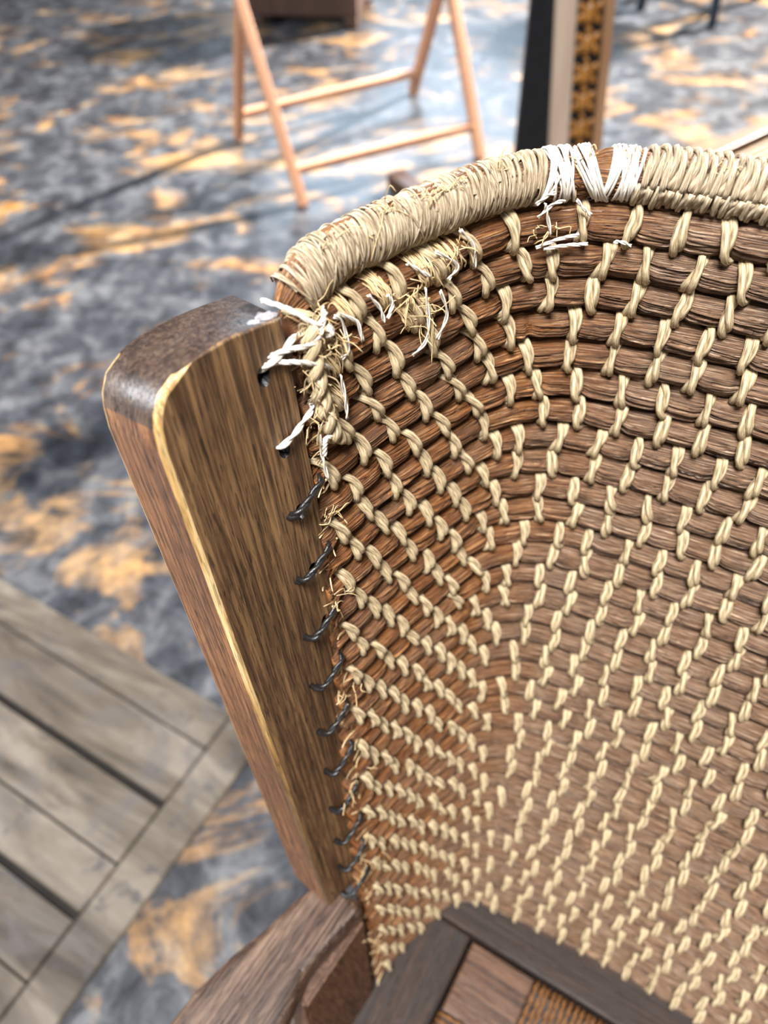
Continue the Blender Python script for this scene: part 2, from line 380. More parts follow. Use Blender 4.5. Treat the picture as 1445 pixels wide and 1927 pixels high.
# ---- straw coils
STEP = 0.0200
_o = random.Random(3); SOFF = {k: (0.5*(k % 2)+_o.uniform(-0.10, 0.10)) % 1 for k in range(-1, 60)}
SOFB = {k: (-0.17*k+0.22*(k % 2)+_o.uniform(-0.08, 0.08)) % 1 for k in range(-1, 60)}
USPLIT = 0.125                      # stitches are staggered on the wing and drift in columns on the backrest
def coil_mesh(k, ra, rb, name, seed):
    g = np.random.default_rng(seed); near = k <= 16
    vis = int(NH*(1.0 if k > 12 else 0.95))
    du = 3 if near else 4
    idx = np.unique(np.concatenate([np.arange(0, vis, max(1, int(du*0.6))), np.arange(vis, NF, 8), [NF-1]]))
    C, T, V, N = [a[idx] for a in FRM[k]]; u = idx/(NH-1)*HLEN[k]
    ni, no = (72, 14) if near else (36, 10)
    th = np.concatenate([np.linspace(-105, 105, ni, endpoint=False), np.linspace(105, 255, no, endpoint=False)])*math.pi/180   # angle from inner normal to up
    ns = 32; keyn = max(4, int(u[-1]/0.022)); keys = g.normal(size=(keyn, ns)); offs = g.normal(size=(keyn, ns)); tw = g.uniform(-6, 6)
    rings = []
    for i in range(len(u)):
        q = u[i]/u[-1]*(keyn-1); a = min(int(q), keyn-2); f = q-a; f = f*f*(3-2*f)
        kb = keys[a]*(1-f)+keys[a+1]*f; ob = offs[a]*(1-f)+offs[a+1]*f
        bnd = (np.arange(ns)+0.30*np.clip(kb, -1.3, 1.3))/ns; bnd = np.sort(bnd)
        t = ((th/(2*math.pi))+tw*u[i]*0.3) % 1.0
        j = np.searchsorted(bnd, t)-1; lo = bnd[j % ns]+np.where(j < 0, -1, 0); hi = bnd[(j+1) % ns]+np.where(j+1 >= ns, 1, 0)
        x = np.clip((t-lo)/(hi-lo+1e-9), 0, 1); ridge = np.sqrt(np.clip(1-(2*x-1)**2, 0, 1))
        disp = -0.0013*(1-ridge)+0.00055*ob[j % ns]
        ph = (u[i]/STEP-(SOFF[k] if u[i] < USPLIT else SOFB[k])) % 1.0; pinch = 1-0.24*math.exp(-((min(ph, 1-ph))/0.15)**2)+0.04
        e = 1.0
        if u[i] < 0.012: e = 0.80+0.2*(u[i]/0.012)
        r = np.stack([np.cos(th)*(ra*pinch*e+disp), np.sin(th)*(rb*(0.35+0.65*pinch)*e+disp)], 1)
        rings.append(C[i]+r[:, :1]*N[i]+r[:, 1:]*V[i])
    P = np.array(rings); nv = P.shape[1]
    thx = np.concatenate([th, [th[0]+2*math.pi]])*ra*100
    mb = MB(); mb.grid(P, (np.broadcast_to((u*100+seed*3.7)[:, None], (len(u), nv+1)), np.broadcast_to(thx[None, :], (len(u), nv+1))+seed*1.3), True, True)
    return mb.mesh(name)
coils = {}
for k in range(1, NROW+1):
    j = random.uniform(-0.0003, 0.0003)
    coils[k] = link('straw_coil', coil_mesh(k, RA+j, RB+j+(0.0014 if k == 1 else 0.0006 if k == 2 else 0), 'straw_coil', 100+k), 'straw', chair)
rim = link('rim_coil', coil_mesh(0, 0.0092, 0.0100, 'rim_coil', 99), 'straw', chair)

# ---- stitches
def stitch_variant(lean, seed):
    g = np.random.default_rng(seed); t = np.linspace(0, 1, 15)
    al = np.radians(98-(98+112)*t); curve = lean*(t-0.5)+0.0012*np.sin(t*math.pi*2)*g.uniform(0.3, 1)*np.sign(lean+1e-6)
    ra, rb = RA*0.88+0.0019, RB*0.95+0.0016
    P = np.stack([curve+g.normal(size=15)*0.00012, np.cos(al)*ra, np.sin(al)*rb], 1)
    mb = MB(); ply(mb, P, 0.00140, 0.00180*g.uniform(0.94, 1.06), g.uniform(0.7, 1.15), g.uniform(0, 6.28), 7)
    return mb
VAR = {}
for cls, lean in (('L', 0.0120), ('K', 0.0078), ('J', 0.0050), ('M', 0.0045), ('B', 0.0012), ('C', -0.0022)):
    VAR[cls] = [stitch_variant(lean*random.uniform(0.8, 1.2), 500+i*7+ord(cls)) for i in range(4)]
VMESH = {c: [v.mesh('stitch') for v in vs] for c, vs in VAR.items()}
for vs in VMESH.values():
    for m in vs: m.materials.append(MT['cord'])
cam_inv = M.inverted()
def to_px(p):
    q = cam_inv @ Vector(p); return 1445/2+FPX*q.x/-q.z, 1927/2-FPX*q.y/-q.z, -q.z
places = []
for k in range(1, NROW+1):
    tot = HLEN[k]*2; n = int(tot/STEP)
    us = [(i+SOFF[k])*STEP for i in range(-1, n) if (i+SOFF[k])*STEP < USPLIT]+[(i+SOFB[k])*STEP for i in range(-1, n+1) if (i+SOFB[k])*STEP >= USPLIT]
    us = [x for j, x in enumerate(us) if j == 0 or x-us[j-1] > 0.012]
    for u in us:
        u += random.gauss(0, 0.0009)
        if u < 0.008 or u > tot-0.006: continue
        c, T, V, N = at(k, u); lu = HLEN[k]-0.0
        fracs = u/HLEN[k]
        cls = ('L' if k < 7 else 'K' if k < 15 else 'J') if u < 0.105 else ('M' if u < 0.15 else random.choice(['B', 'B', 'C', 'M'] if u < 0.24 else ['B', 'C']))
        tilt = random.gauss(0, 0.10); Tt = T*math.cos(tilt)+V*math.sin(tilt); Vt = V*math.cos(tilt)-T*math.sin(tilt)
        s = random.uniform(0.96, 1.07)
        m = Matrix((Vector(Tt)*s, Vector(N)*random.uniform(1.0, 1.05), Vector(Vt))).transposed().to_4x4(); m.translation = Vector(c)
        x, y, d = to_px(c+N*RA); inf = -20 < x < 1465 and -20 < y < 1947
        places.append((k, cls, random.randrange(4), m, d if inf else d+10))
places.sort(key=lambda p: p[4])
for k, cls, vi, m, d in places[:300]:
    link('stitch', VMESH[cls][vi], None, coils[k], m)
rest = MB()
for k, cls, vi, m, d in places[300:]:
    src = VAR[cls][vi]; A = np.array(m); V = np.concatenate(src.v); b = rest.n
    rest.v.append(V@A[:3, :3].T+A[:3, 3]); rest.n += len(V)
    rest.f += [f+b for f in src.f]; rest.uv += src.uv
tag(link('far_stitches', rest.mesh('far_stitches'), 'cord', chair), kind='stuff')

# ---- rim binding
def ring_pts(u, tilt, rad, n=22, a0=0.0, span=2*math.pi, wob=0.0, k=0):
    out = []
    for t in np.linspace(0, 1, n):
        a = a0+span*t; c, T, V, N = at(k, min(max(u+tilt*math.sin(a)+wob*(t-0.5), 0.0), 2*HLEN[0]))
        out.append(c+N*math.cos(a)*(0.0088+rad)+V*math.sin(a)*(0.0090+rad))
    return np.array(out)
mb = MB(); u = 0.005
while u < 0.120:
    r = random.uniform(0.00060, 0.00105)
    tube(mb, ring_pts(u, random.gauss(0.0022, 0.0007), r*random.uniform(0.7, 1.5), 24, random.uniform(0, 6), 2*math.pi*random.uniform(0.9, 1.02), random.gauss(0.0006, 0.0008)), r, 6, False)
    if random.random() < 0.45:
        rr = random.uniform(0.0003, 0.0005)
        tube(mb, ring_pts(u, random.gauss(0.002, 0.0022), 0.0021, 20, random.uniform(-1.2, 0), random.uniform(1.5, 4), random.gauss(0, 0.002)), rr, 5)
    u += r*1.25
link('fine_binding_cord', mb.mesh('fine_binding_cord'), 'bind', chair)
# loose white bundles over the bare corner of the rim
mb = MB()
for u0, w, n, tl in ((0.1225, 0.003, 9, 0.004), (0.1290, 0.0045, 12, -0.002), (0.1405, 0.005, 16, -0.005), (0.1475, 0.003, 8, 0.003), (0.1550, 0.0040, 13, 0.0005)):
    for i in range(n):
        a0 = random.uniform(2.0, 3.2); tube(mb, ring_pts(u0+random.gauss(0, w*0.38), tl+random.gauss(0, 0.001), random.uniform(0.0006, 0.0022), 22, -a0+1.2, random.uniform(4.3, 5.6), random.gauss(tl*0.6, 0.0012)), random.uniform(0.00045, 0.0008), 5)
link('frayed_white_binding', mb.mesh('frayed_white_binding'), 'white', chair)
# cream cord turns on the straight part of the rim, each one a turn of twisted cord
TURN = []
for i in range(4):
    a = np.linspace(0, 2*math.pi, 30); rr = 0.0088+0.0014
    P = np.stack([0.0030*np.sin(a)+0.0004*np.sin(2*a+i), np.cos(a)*rr, np.sin(a)*(rr+0.0002)], 1)
    b_ = MB(); ply(b_, P, 0.00105, 0.00150, 2.1+0.15*i, i*1.7, 6); m = b_.mesh('binding_turn'); m.materials.append(MT['bind']); TURN.append(m)
u = 0.1600
while u < 2*HLEN[0]-0.008:
    c, T, V, N = at(0, u); s = random.uniform(0.97, 1.05)
    m = Matrix((Vector(T), Vector(N)*s, Vector(V)*s)).transposed().to_4x4(); m.translation = Vector(c)
    link('binding_turn', random.choice(TURN), None, rim, m); u += random.uniform(0.0036, 0.0042)

# ---- oak posts
def post_local():
    prof = [(0, -0.43), (0.0618, -0.43), (0.0618, -0.2), (0.0618, 0.002), (0.0607, 0.0115), (0.0590, 0.0170), (0.0550, 0.0232), (0.0479, 0.0270), (0.0361, 0.0291), (0.0234, 0.0292), (0.0097, 0.0271), (0.0, 0.0253)]
    TH = 0.0381
    bm = bmesh.new(); inn = [bm.verts.new((s, 0, h)) for s, h in prof]
    out = [bm.verts.new((s+(0.0 if s > 0.03 else -0.006*(1-s/0.03)), TH, h-(0.0055 if h > 0 else 0))) for s, h in prof]
    n = len(prof); bm.faces.new(inn); bm.faces.new(out[::-1])
    for i in range(n):
        f = bm.faces.new((inn[(i+1) % n], inn[i], out[i], out[(i+1) % n]))
        f.material_index = 2 if i in (1, 2, 3) else (3 if 4 <= i <= 10 else 0)
    bmesh.ops.recalc_face_normals(bm, faces=bm.faces[:])
    def rim_edges(front):
        r = []
        for e in bm.edges:
            v0, v1 = e.verts
            if abs(v0.co.y-v1.co.y) > 1e-6 or max(v0.co.z, v1.co.z) < -0.42: continue
            if (min(v0.co.x, v1.co.x) > 0.046) == front: r.append(e)
        return r
    fe_, oe_ = rim_edges(True), rim_edges(False)
    bmesh.ops.bevel(bm, geom=fe_, offset=0.0024, segments=3, affect='EDGES', profile=0.5, material=1)
    bmesh.ops.bevel(bm, geom=[e for e in oe_ if e.is_valid], offset=0.0011, segments=2, affect='EDGES', profile=0.5)
    for f in bm.faces: f.smooth = f.calc_area() < 0.0012 and len(f.verts) < 6
    me = bpy.data.meshes.new('post'); bm.to_mesh(me); bm.free()
    for mm in ('oak', 'oak_edge', 'oak_side', 'oak_end'): me.materials.append(MT[mm])
    return me
AX = Vector((0.00862, 0.19549, 0.98067)).normalized()
Dv = Vector((D2[0], D2[1], 0)); Ov = Vector((O2[0], O2[1], 0))
PM = Matrix((Dv, Ov, AX)).transposed().to_4x4(); PM.translation = Vector((-0.03125, 0.23970, Z0-0.2))
def drill(me, holes):
    tmp = bpy.data.objects.new('tmp_post', me); COL.objects.link(tmp)
    bm = bmesh.new()
    for s, h in holes:
        m = Matrix.Translation((s, 0.004, h)) @ Matrix.Rotation(R(28), 4, 'X') @ Matrix.Rotation(R(90), 4, 'X') @ Matrix.Diagonal((1.0, 1.35, 1, 1))
        bmesh.ops.create_cone(bm, cap_ends=True, segments=14, radius1=0.0030, radius2=0.0030, depth=0.034, matrix=m)
    cm = bpy.data.meshes.new('tmp_cut'); bm.to_mesh(cm); bm.free(); cm.materials.append(MT['black']); cut = bpy.data.objects.new('tmp_cut', cm); COL.objects.link(cut)
    md = tmp.modifiers.new('b', 'BOOLEAN'); md.operation = 'DIFFERENCE'; md.object = cut; md.solver = 'EXACT'; md.material_mode = 'TRANSFER'
    dg = bpy.context.evaluated_depsgraph_get(); dg.update()
    res = bpy.data.meshes.new_from_object(tmp.evaluated_get(dg))
    bpy.data.objects.remove(tmp); bpy.data.objects.remove(cut); return res
HOLES = [(0.0134, 0.0091), (0.0115, -0.0272), (0.0105, -0.0637), (0.0105, -0.102), (0.010, -0.1413), (0.0098, -0.1799), (0.0104, -0.2182), (0.0102, -0.2569), (0.0105, -0.2965), (0.0109, -0.3335), (0.0112, -0.3673), (0.0122, -0.4026)]
pm = drill(post_local(), HOLES); pm.name = 'post'
if len(pm.materials) == 0 or pm.materials[0] is None:
    pm.materials.clear()
    for mm in ('oak', 'oak_edge', 'oak_side', 'oak_end'): pm.materials.append(MT[mm])
post = link('post', pm, None, chair, PM)
# mirror image for the other side of the chair
H = Matrix.Identity(4)
for i in range(3):
    for j in range(3): H[i][j] -= 2*E1[i]*E1[j]
H.translation = 2*CENTER*E1
link('post', pm, None, chair, H @ PM)

for s_, t_, h_, rx, ry, rz in ((-0.0035, 0.0365, 0.0170, 0.0030, 0.0022, 0.0030), (0.0040, 0.0050, 0.0252, 0.0050, 0.0042, 0.0010), (0.0105, 0.0042, 0.0262, 0.0035, 0.0026, 0.0008)):  # highlights on the worn post corners, put in as solid pale flecks
    th = np.linspace(0, math.pi, 8); ph = np.arange(14)/14*2*math.pi; rr = 1+0.18*rng.normal(size=(8, 14))*np.sin(th)[:, None]
    S = np.stack([np.sin(th)[:, None]*np.cos(ph)*rx, np.sin(th)[:, None]*np.sin(ph)*ry, np.broadcast_to(np.cos(th)[:, None]*rz, (8, 14))], -1)*rr[..., None]+np.array([s_, t_, h_])
    fb = MB(); fb.grid(S, None, True, False); link('worn_glint_fleck', fb.mesh('worn_glint_fleck'), 'worn_glint', chair, PM)
# ---- seat
ZS = Z0-0.7765
def chairpt(a, b, z): v = E1*a+E2*b; return Vector((v.x, v.y, z))
CM = bmat()
inner_rear = float(e2@np.array([.052, .161])); inner_left = float(e1@np.array([.049, .159]))
hw = CENTER-inner_left                      # half width between side rails
SEATD = 0.40
gx = MB()
def rail(name, x0, x1, y0, y1, z0, z1, mat, along, bev=0.003):
    sx, sy, sz = x1-x0, y1-y0, z1-z0
    if along == 'x': m = CM @ Matrix.Translation(((x0+x1)/2, (y0+y1)/2, (z0+z1)/2)) @ Matrix.Rotation(R(90), 4, 'Y'); me = box_mesh(name, sz, sy, sx, bev)
    elif along == 'y': m = CM @ Matrix.Translation(((x0+x1)/2, (y0+y1)/2, (z0+z1)/2)) @ Matrix.Rotation(R(90), 4, 'X'); me = box_mesh(name, sx, sz, sy, bev)
    else: m = CM @ Matrix.Translation(((x0+x1)/2, (y0+y1)/2, (z0+z1)/2)); me = box_mesh(name, sx, sy, sz, bev)
    return link(name, me, mat, chair, m)
rail('seat_rail', CENTER-hw-0.075, CENTER+hw+0.075, inner_rear, inner_rear+0.062, ZS-0.06, ZS, 'oak_dark', 'x')
rail('seat_rail', CENTER-hw-0.075, CENTER+hw+0.075, inner_rear-SEATD-0.04, inner_rear-SEATD, ZS-0.06, ZS, 'oak_dark', 'x')
for sgn in (-1, 1):
    xa, xb = (CENTER-hw-0.075, CENTER-hw) if sgn < 0 else (CENTER+hw, CENTER+hw+0.075)
    rail('seat_rail', xa, xb, inner_rear-SEATD, inner_rear, ZS-0.06, ZS-0.0006, 'oak_dark', 'y')
    for yb in (inner_rear, inner_rear-SEATD-0.04):
        xl = xa+0.012 if sgn < 0 else xb-0.057
        rail('leg', xl, xl+0.045, yb+(0.008 if yb > 0 else 0.0), yb+(0.053 if yb > 0 else 0.038), 0.0, ZS-0.06, 'oak_dark', 'z')
# drop-in seat frame with corner blocks and corded seat
ZD = ZS-0.004; fw_ = 0.059; g_ = 0.003
xl, xr = CENTER-hw+g_, CENTER+hw-g_; yr, yf = inner_rear-g_, inner_rear-SEATD+g_
for (x0, y0) in ((xl, yr-fw_), (xr-fw_, yr-fw_), (xl, yf), (xr-fw_, yf)):
    rail('seat_corner_block', x0, x0+fw_, y0, y0+fw_, ZD-0.03, ZD, 'oak_block', 'x', 0.002)
def to_world(P): return (np.asarray(P)[:, :1]*np.array([[E1.x, E1.y, 0]])+np.asarray(P)[:, 1:2]*np.array([[E2.x, E2.y, 0]])+np.asarray(P)[:, 2:]*np.array([[0, 0, 1]]))
def corded(axis, lo, hi, a0, a1, sgn):
    """cords wrapped over one frame member; axis x: cords run along E2, spaced along E1"""
    mb = MB(); p = lo
    while p < hi:
        zz = ZD+0.003+random.uniform(-0.0006, 0.0006)
        pr = [(a0, zz-0.012), (a0+sgn*0.004, zz), ((a0+a1)/2, zz+0.0008), (a1-sgn*0.004, zz), (a1, zz-0.014)]
        P = [(p+random.gauss(0, 0.0003), q, z) if axis == 'x' else (q, p+random.gauss(0, 0.0003), z) for q, z in pr]
        ply(mb, to_world(smooth_path(P, 26)), 0.0011, 0.0014, 5.5, random.uniform(0, 6), 5); p += 0.0050
    return mb
for nm, args in (('x', ('x', xl+fw_+0.003, xr-fw_-0.002, yr, yr-fw_, -1)), ('x', ('x', xl+fw_+0.003, xr-fw_-0.002, yf, yf+fw_, 1)),
                 ('y', ('y', yf+fw_+0.003, yr-fw_-0.002, xl, xl+fw_, 1)), ('y', ('y', yf+fw_+0.003, yr-fw_-0.002, xr, xr-fw_, -1))):
    tag(link('seat_cord_wrap', corded(*args).mesh('seat_cord_wrap'), 'seatcord', chair), kind='stuff')
mb = MB(); p = xl+fw_
while p < xr-fw_:
    ply(mb, to_world(smooth_path([(p, yr-fw_, ZD-0.01), (p, (yr+yf)/2, ZD-0.014), (p, yf+fw_, ZD-0.01)], 40)), 0.0011, 0.0014, 26, random.uniform(0, 6), 5); p += 0.0046
tag(link('seat_cord_centre', mb.mesh('seat_cord_centre'), 'seatcord', chair), kind='stuff')

# ---- arms and side panels
ZA = Z0-0.622
def arm_poly():
    outer = [(-0.060, 0.178), (-0.085, 0.161), (-0.105, 0.144), (-0.130, 0.127), (-0.154, 0.106), (-0.170, 0.087), (-0.205, 0.035), (-0.245, -0.03), (-0.285, -0.09)]
    inner = [(-0.225, -0.115), (-0.180, -0.055), (-0.135, 0.010), (-0.104, 0.058), (-0.088, 0.088), (-0.076, 0.113), (-0.060, 0.128), (-0.048, 0.139), (-0.034, 0.152)]
    return outer+inner
am = prism('arm', arm_poly(), -0.026, 0.0, 0.006, 3)
# give the arm mesh its grain along the arm: local z along 222 degrees
def regrain(me, zdir):
    z = Vector(zdir).normalized(); x = Vector((0, 0, 1)).cross(z).normalized(); y = z.cross(x)
    m = Matrix((x, y, z)).transposed(); 
    for v in me.vertices: v.co = m.transposed() @ v.co
    return m.to_4x4()
gm = regrain(am, (-0.62, -0.78, 0))
Tm = Matrix.Translation((0, 0, ZA)); 
link('arm', am, 'oak_arm', chair, Tm @ gm); link('arm', am, 'oak_arm', chair, H @ Tm @ gm)
sp = [(-0.004, -0.02), (0.33, -0.02), (0.33, 0.0), (-0.004, 0.0)]
# side panel: continues the post down to the seat rail below the arm
R0 = Redge(ZA); R1 = Redge(ZS)
bm = bmesh.new()
def pt(s, t, z):
    r = Redge(z); d = Vector((-0.559, -0.829, 0)) ; q = Vector((r[0], r[1], z)); return q+d*s*0.55+Dv*s*0.45+Ov*t
vs = []
for z in (ZS+0.0004, ZA-0.0262):
    for s, t in ((0.0, 0.0), (0.07, 0.0), (0.07, 0.026), (0.0, 0.026)): vs.append(bm.verts.new(pt(s, t, z)))
for f in ((3, 2, 1, 0), (4, 5, 6, 7), (0, 1, 5, 4), (1, 2, 6, 5), (2, 3, 7, 6), (3, 0, 4, 7)): bm.faces.new([vs[i] for i in f])
bmesh.ops.recalc_face_normals(bm, faces=bm.faces[:]); bmesh.ops.bevel(bm, geom=bm.edges[:], offset=0.002, segments=2, affect='EDGES')
spm = bpy.data.meshes.new('lower_post'); bm.to_mesh(spm); bm.free()
link('lower_post', spm, 'oak_block', chair); link('lower_post', spm, 'oak_block', chair, H)

# ---- lashings from the post holes to the straw edge
def post_pt(s, t, h): return np.array(PM @ Vector((s, t, h)))
for i, (s, h) in enumerate(HOLES):
    a = post_pt(s, 0.006, h-0.002); b = post_pt(s-0.0008, -0.0008, h+0.002)
    zz = b[2]+0.0055; k = max((Z0-0.19-zz)/DZ+1, 0.3)
    e_ = post_pt(-0.0015, -0.0012, h+0.0062); c = onwall(k, 0.0005, 0.0002); d = onwall(k, 0.003, -0.004)
    mb = MB(); P = smooth_path([a, b, (b+e_)/2+(post_pt(0, -0.0008, 0)-post_pt(0, 0, 0)), e_, c, d], 24)
    ply(mb, P, 0.0007, np.linspace(1.35, 0.75, 24)*(0.0011 if i > 1 else 0.0007), 2.2, i, 6)
    tag(link('lashing', mb.mesh('lashing'), 'white' if i < 2 else 'black', chair), 'white thread through the post hole' if i < 2 else 'black tarred twine through the post hole')

# ---- frayed ends of the coils beside the post
mb = MB(); mb2 = MB()
for k in range(1, NROW+1):
    for i in range(9 if k < 20 else 5):
        a = random.uniform(-1.3, 1.3); c, T, V, N = at(k, 0.004)
        p0 = c+N*math.cos(a)*RA*0.85+V*math.sin(a)*RB*0.8+T*0.004; L = random.uniform(0.006, 0.0125)
        p1 = p0-T*L*0.6+N*random.gauss(0.0006, 0.0008)+V*random.gauss(0, 0.001); p2 = p1-T*L*0.45+N*random.gauss(0.0012, 0.0016)+V*random.gauss(-0.001, 0.0018)
        tube(mb if random.random() < 0.7 else mb2, smooth_path([p0, p1, p2], 6), np.linspace(1, 0.45, 6)*random.uniform(0.0004, 0.0009), 5, True, 0.45)
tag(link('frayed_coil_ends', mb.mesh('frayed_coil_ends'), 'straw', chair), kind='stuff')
tag(link('pale_frayed_ends', mb2.mesh('pale_frayed_ends'), 'fibre', chair), kind='stuff')

# ---- edge cord: thick pale strand bound along the straw edge below the rim
mb = MB()
ply(mb, smooth_path([onwall(k, u, l) for k, u, l in ((0.5, 0.0015, 0.003), (1.2, 0.0005, 0.004), (1.9, 0.002, 0.0035), (2.7, 0.004, 0.003), (3.4, 0.007, 0.003), (4.0, 0.012, 0.001))], 44), 0.0019, 0.0024, 3.6, 0.3, 7)
for i in range(46):
    k = random.uniform(0.5, 3.2); u = 0.0005+0.0025*max(0, k-1.2)+random.gauss(0, 0.002); p = onwall(k, max(u, 0), 0.0035)
    q = p+np.array([random.gauss(0, 0.0025), random.gauss(-0.0015, 0.002), random.gauss(-0.002, 0.004)]); r_ = q+np.array([random.gauss(0, 0.002), random.gauss(0, 0.002), random.gauss(-0.003, 0.003)])
    tube(mb, smooth_path([p, q, r_], 8), 0.00032, 5)
link('edge_cord', mb.mesh('edge_cord'), 'cord', chair)

# ---- broken white threads lying on the straw
THREADS = [[(0.75, 0.016), (1.00, 0.022), (1.25, 0.026), (1.75, 0.028)], [(0.75, 0.014), (1.00, 0.018), (1.75, 0.020), (1.85, 0.016)], [(0.75, 0.032), (1.20, 0.038), (1.60, 0.040)],
    [(0.95, 0.042), (1.25, 0.0445), (1.55, 0.042)], [(0.50, 0.066), (1.00, 0.078), (1.30, 0.074)], [(0.25, 0.078), (0.75, 0.086), (1.30, 0.088)], [(1.25, 0.062), (2.25, 0.0645), (2.75, 0.063), (2.95, 0.056)],
    [(1.50, 0.070), (2.25, 0.0745), (2.85, 0.070)], [(0.50, 0.052), (1.00, 0.064)], [(2.25, 0.015), (3.00, 0.0165), (3.50, 0.0165)], [(0.25, 0.116), (0.10, 0.120), (0.05, 0.124)],
    [(0.55, 0.118), (0.30, 0.124), (0.25, 0.129)], [(0.25, 0.120), (0.50, 0.122), (1.00, 0.126)], [(1.30, 0.120), (1.15, 0.130), (1.05, 0.139)], [(1.38, 0.124), (1.34, 0.134), (1.32, 0.144)],
    [(1.25, 0.155), (1.22, 0.158), (1.30, 0.163)], [(0.25, 0.134), (0.45, 0.138), (0.60, 0.142)], [(3.35, 0.000), (4.00, 0.0005), (4.75, 0.002)]]
for i, t in enumerate(THREADS):
    mb = MB(); P = smooth_path([onwall(k, u, 0.0030) for k, u in t], 18); n = 3 if i in (0, 3, 13, 14) else 2
    ply(mb, P, 0.0005, 0.00042, 1.2, i, 5, n); link('loose_thread', mb.mesh('loose_thread'), 'white', chair)
# threads from the top hole and over the shoulder of the post
for pts in ([post_pt(0.0142, 0.001, 0.0125), post_pt(0.002, -0.004, 0.0085), onwall(1.5, 0.002, 0.006), onwall(1.9, 0.010, 0.003)],
            [post_pt(0.0120, 0.001, 0.0135), post_pt(0.004, -0.003, 0.014), onwall(0.9, 0.001, 0.006), onwall(0.6, 0.008, 0.004), onwall(0.4, 0.010, 0.001)],
            [post_pt(0.0005, 0.012, 0.0262), post_pt(-0.003, 0.001, 0.0250), onwall(0.5, 0.004, 0.005), onwall(0.5, 0.010, 0.003)],
            [onwall(3.9, 0.000, 0.005), onwall(3.55, 0.000, 0.006), onwall(3.5, 0.002, 0.005), onwall(3.7, 0.009, 0.003)]):
    mb = MB(); ply(mb, smooth_path(pts, 22), 0.0006, 0.0006, 2.5, 1.0, 5, 3); link('loose_thread', mb.mesh('loose_thread'), 'white', chair)
# cotton lumps where the thread has unravelled
for k, u in ((2.0, 0.002), (3.0, 0.006), (0.95, 0.010)):
    th = np.linspace(0, math.pi, 9); ph = np.arange(12)/12*2*math.pi; rr = 0.0019*(1+0.35*rng.normal(size=(9, 12))*np.sin(th)[:, None])
    S = np.stack([np.sin(th)[:, None]*np.cos(ph), np.sin(th)[:, None]*np.sin(ph), np.broadcast_to(np.cos(th)[:, None]*1.5, (9, 12))], -1)*rr[..., None]
    mb = MB(); mb.grid(S+onwall(k, u, 0.0045), None, True, False); link('cotton_lump', mb.mesh('cotton_lump'), 'white', chair)
# unravelled stitches: bundles of pale fibres over the top courses
def fray(k, u, n, w, lean, mat, curl=0.0012):
    mb = MB()
    for i in range(n):
        u0 = u+random.gauss(0, w); a0, a1 = random.uniform(60, 100), random.uniform(-70, -20); lf = random.uniform(0.0008, 0.0034); pts = []
        for t in np.linspace(0, 1, 7):
            a = math.radians(a0+(a1-a0)*t); c, T, V, N = at(k, max(u0+lean*(t-0.5)+random.gauss(0, curl*0.35), 0.0))
            e = 1+0.35*t*t*random.random()
            pts.append(c+N*math.cos(a)*(RA*0.93+lf*e)+V*math.sin(a)*(RB+lf*0.5))
        tube(mb, smooth_path(pts, 16), random.uniform(0.00028, 0.0005), 5)
    tag(link('unravelled_stitch', mb.mesh('unravelled_stitch'), mat, chair), kind='stuff')
for k, u, n, w in ((1, 0.023, 22, 0.0016), (1, 0.042, 26, 0.0026), (1, 0.062, 26, 0.0024), (2, 0.054, 14, 0.0018), (2, 0.064, 20, 0.0020), (1, 0.076, 18, 0.0018), (2, 0.012, 18, 0.0016), (3, 0.014, 16, 0.0014), (1, 0.008, 18, 0.0016)):
    fray(k, u, n, w, 0.007, 'fibre')
# stray fibres curling off the rim, the top courses and the post edge
mb = MB()
def stray(p, N, V, T, n, L, sp, r=0.00026):
    for i in range(n):
        d = N*random.uniform(0.1, 1)+V*random.gauss(0.1, 0.7)+T*random.gauss(0, 0.8); d /= np.linalg.norm(d); b = np.array([random.gauss(0, 1) for _ in range(3)]); l = L*random.uniform(0.5, 1.3)
        q = p+T*random.gauss(0, sp)+V*random.gauss(0, sp*0.6); tube(mb, smooth_path([q, q+d*l*0.4, q+d*l*0.75+b*l*0.12, q+d*l*0.9+b*l*0.3-V*l*0.3], 10), r*random.uniform(0.7, 1.4), 4)
for k, u, n, L, sp in ((1.3, 0.017, 14, 0.012, 0.002), (1.2, 0.055, 16, 0.010, 0.005), (2.0, 0.062, 14, 0.011, 0.005), (0.6, 0.080, 8, 0.008, 0.003), (0.4, 0.006, 16, 0.007, 0.003), (0.9, 0.126, 10, 0.008, 0.004), (1.5, 0.003, 12, 0.008, 0.004), (3.0, 0.004, 10, 0.008, 0.004), (6.0, 0.002, 8, 0.008, 0.004), (9.0, 0.002, 8, 0.008, 0.005), (13, 0.002, 8, 0.008, 0.008), (18, 0.002, 8, 0.008, 0.01), (24, 0.002, 10, 0.008, 0.012), (30, 0.002, 10, 0.008, 0.015)):
    c, T, V, N = at(k, u); stray(c+N*(RA+0.0012), N, V, T, n, L, sp)
for u, n, L in ((0.02, 5, 0.006), (0.048, 8, 0.010), (0.064, 7, 0.009), (0.078, 12, 0.008), (0.10, 5, 0.006), (0.136, 9, 0.006), (0.152, 6, 0.006), (0.19, 5, 0.005), (0.23, 4, 0.005)):
    c, T, V, N = at(0, u); stray(c+V*0.0095+N*0.006, N*0.5+V*0.4, V, T, n, L, 0.003, 0.00022)
tag(link('stray_fibres', mb.mesh('stray_fibres'), 'fibre', chair), kind='stuff')
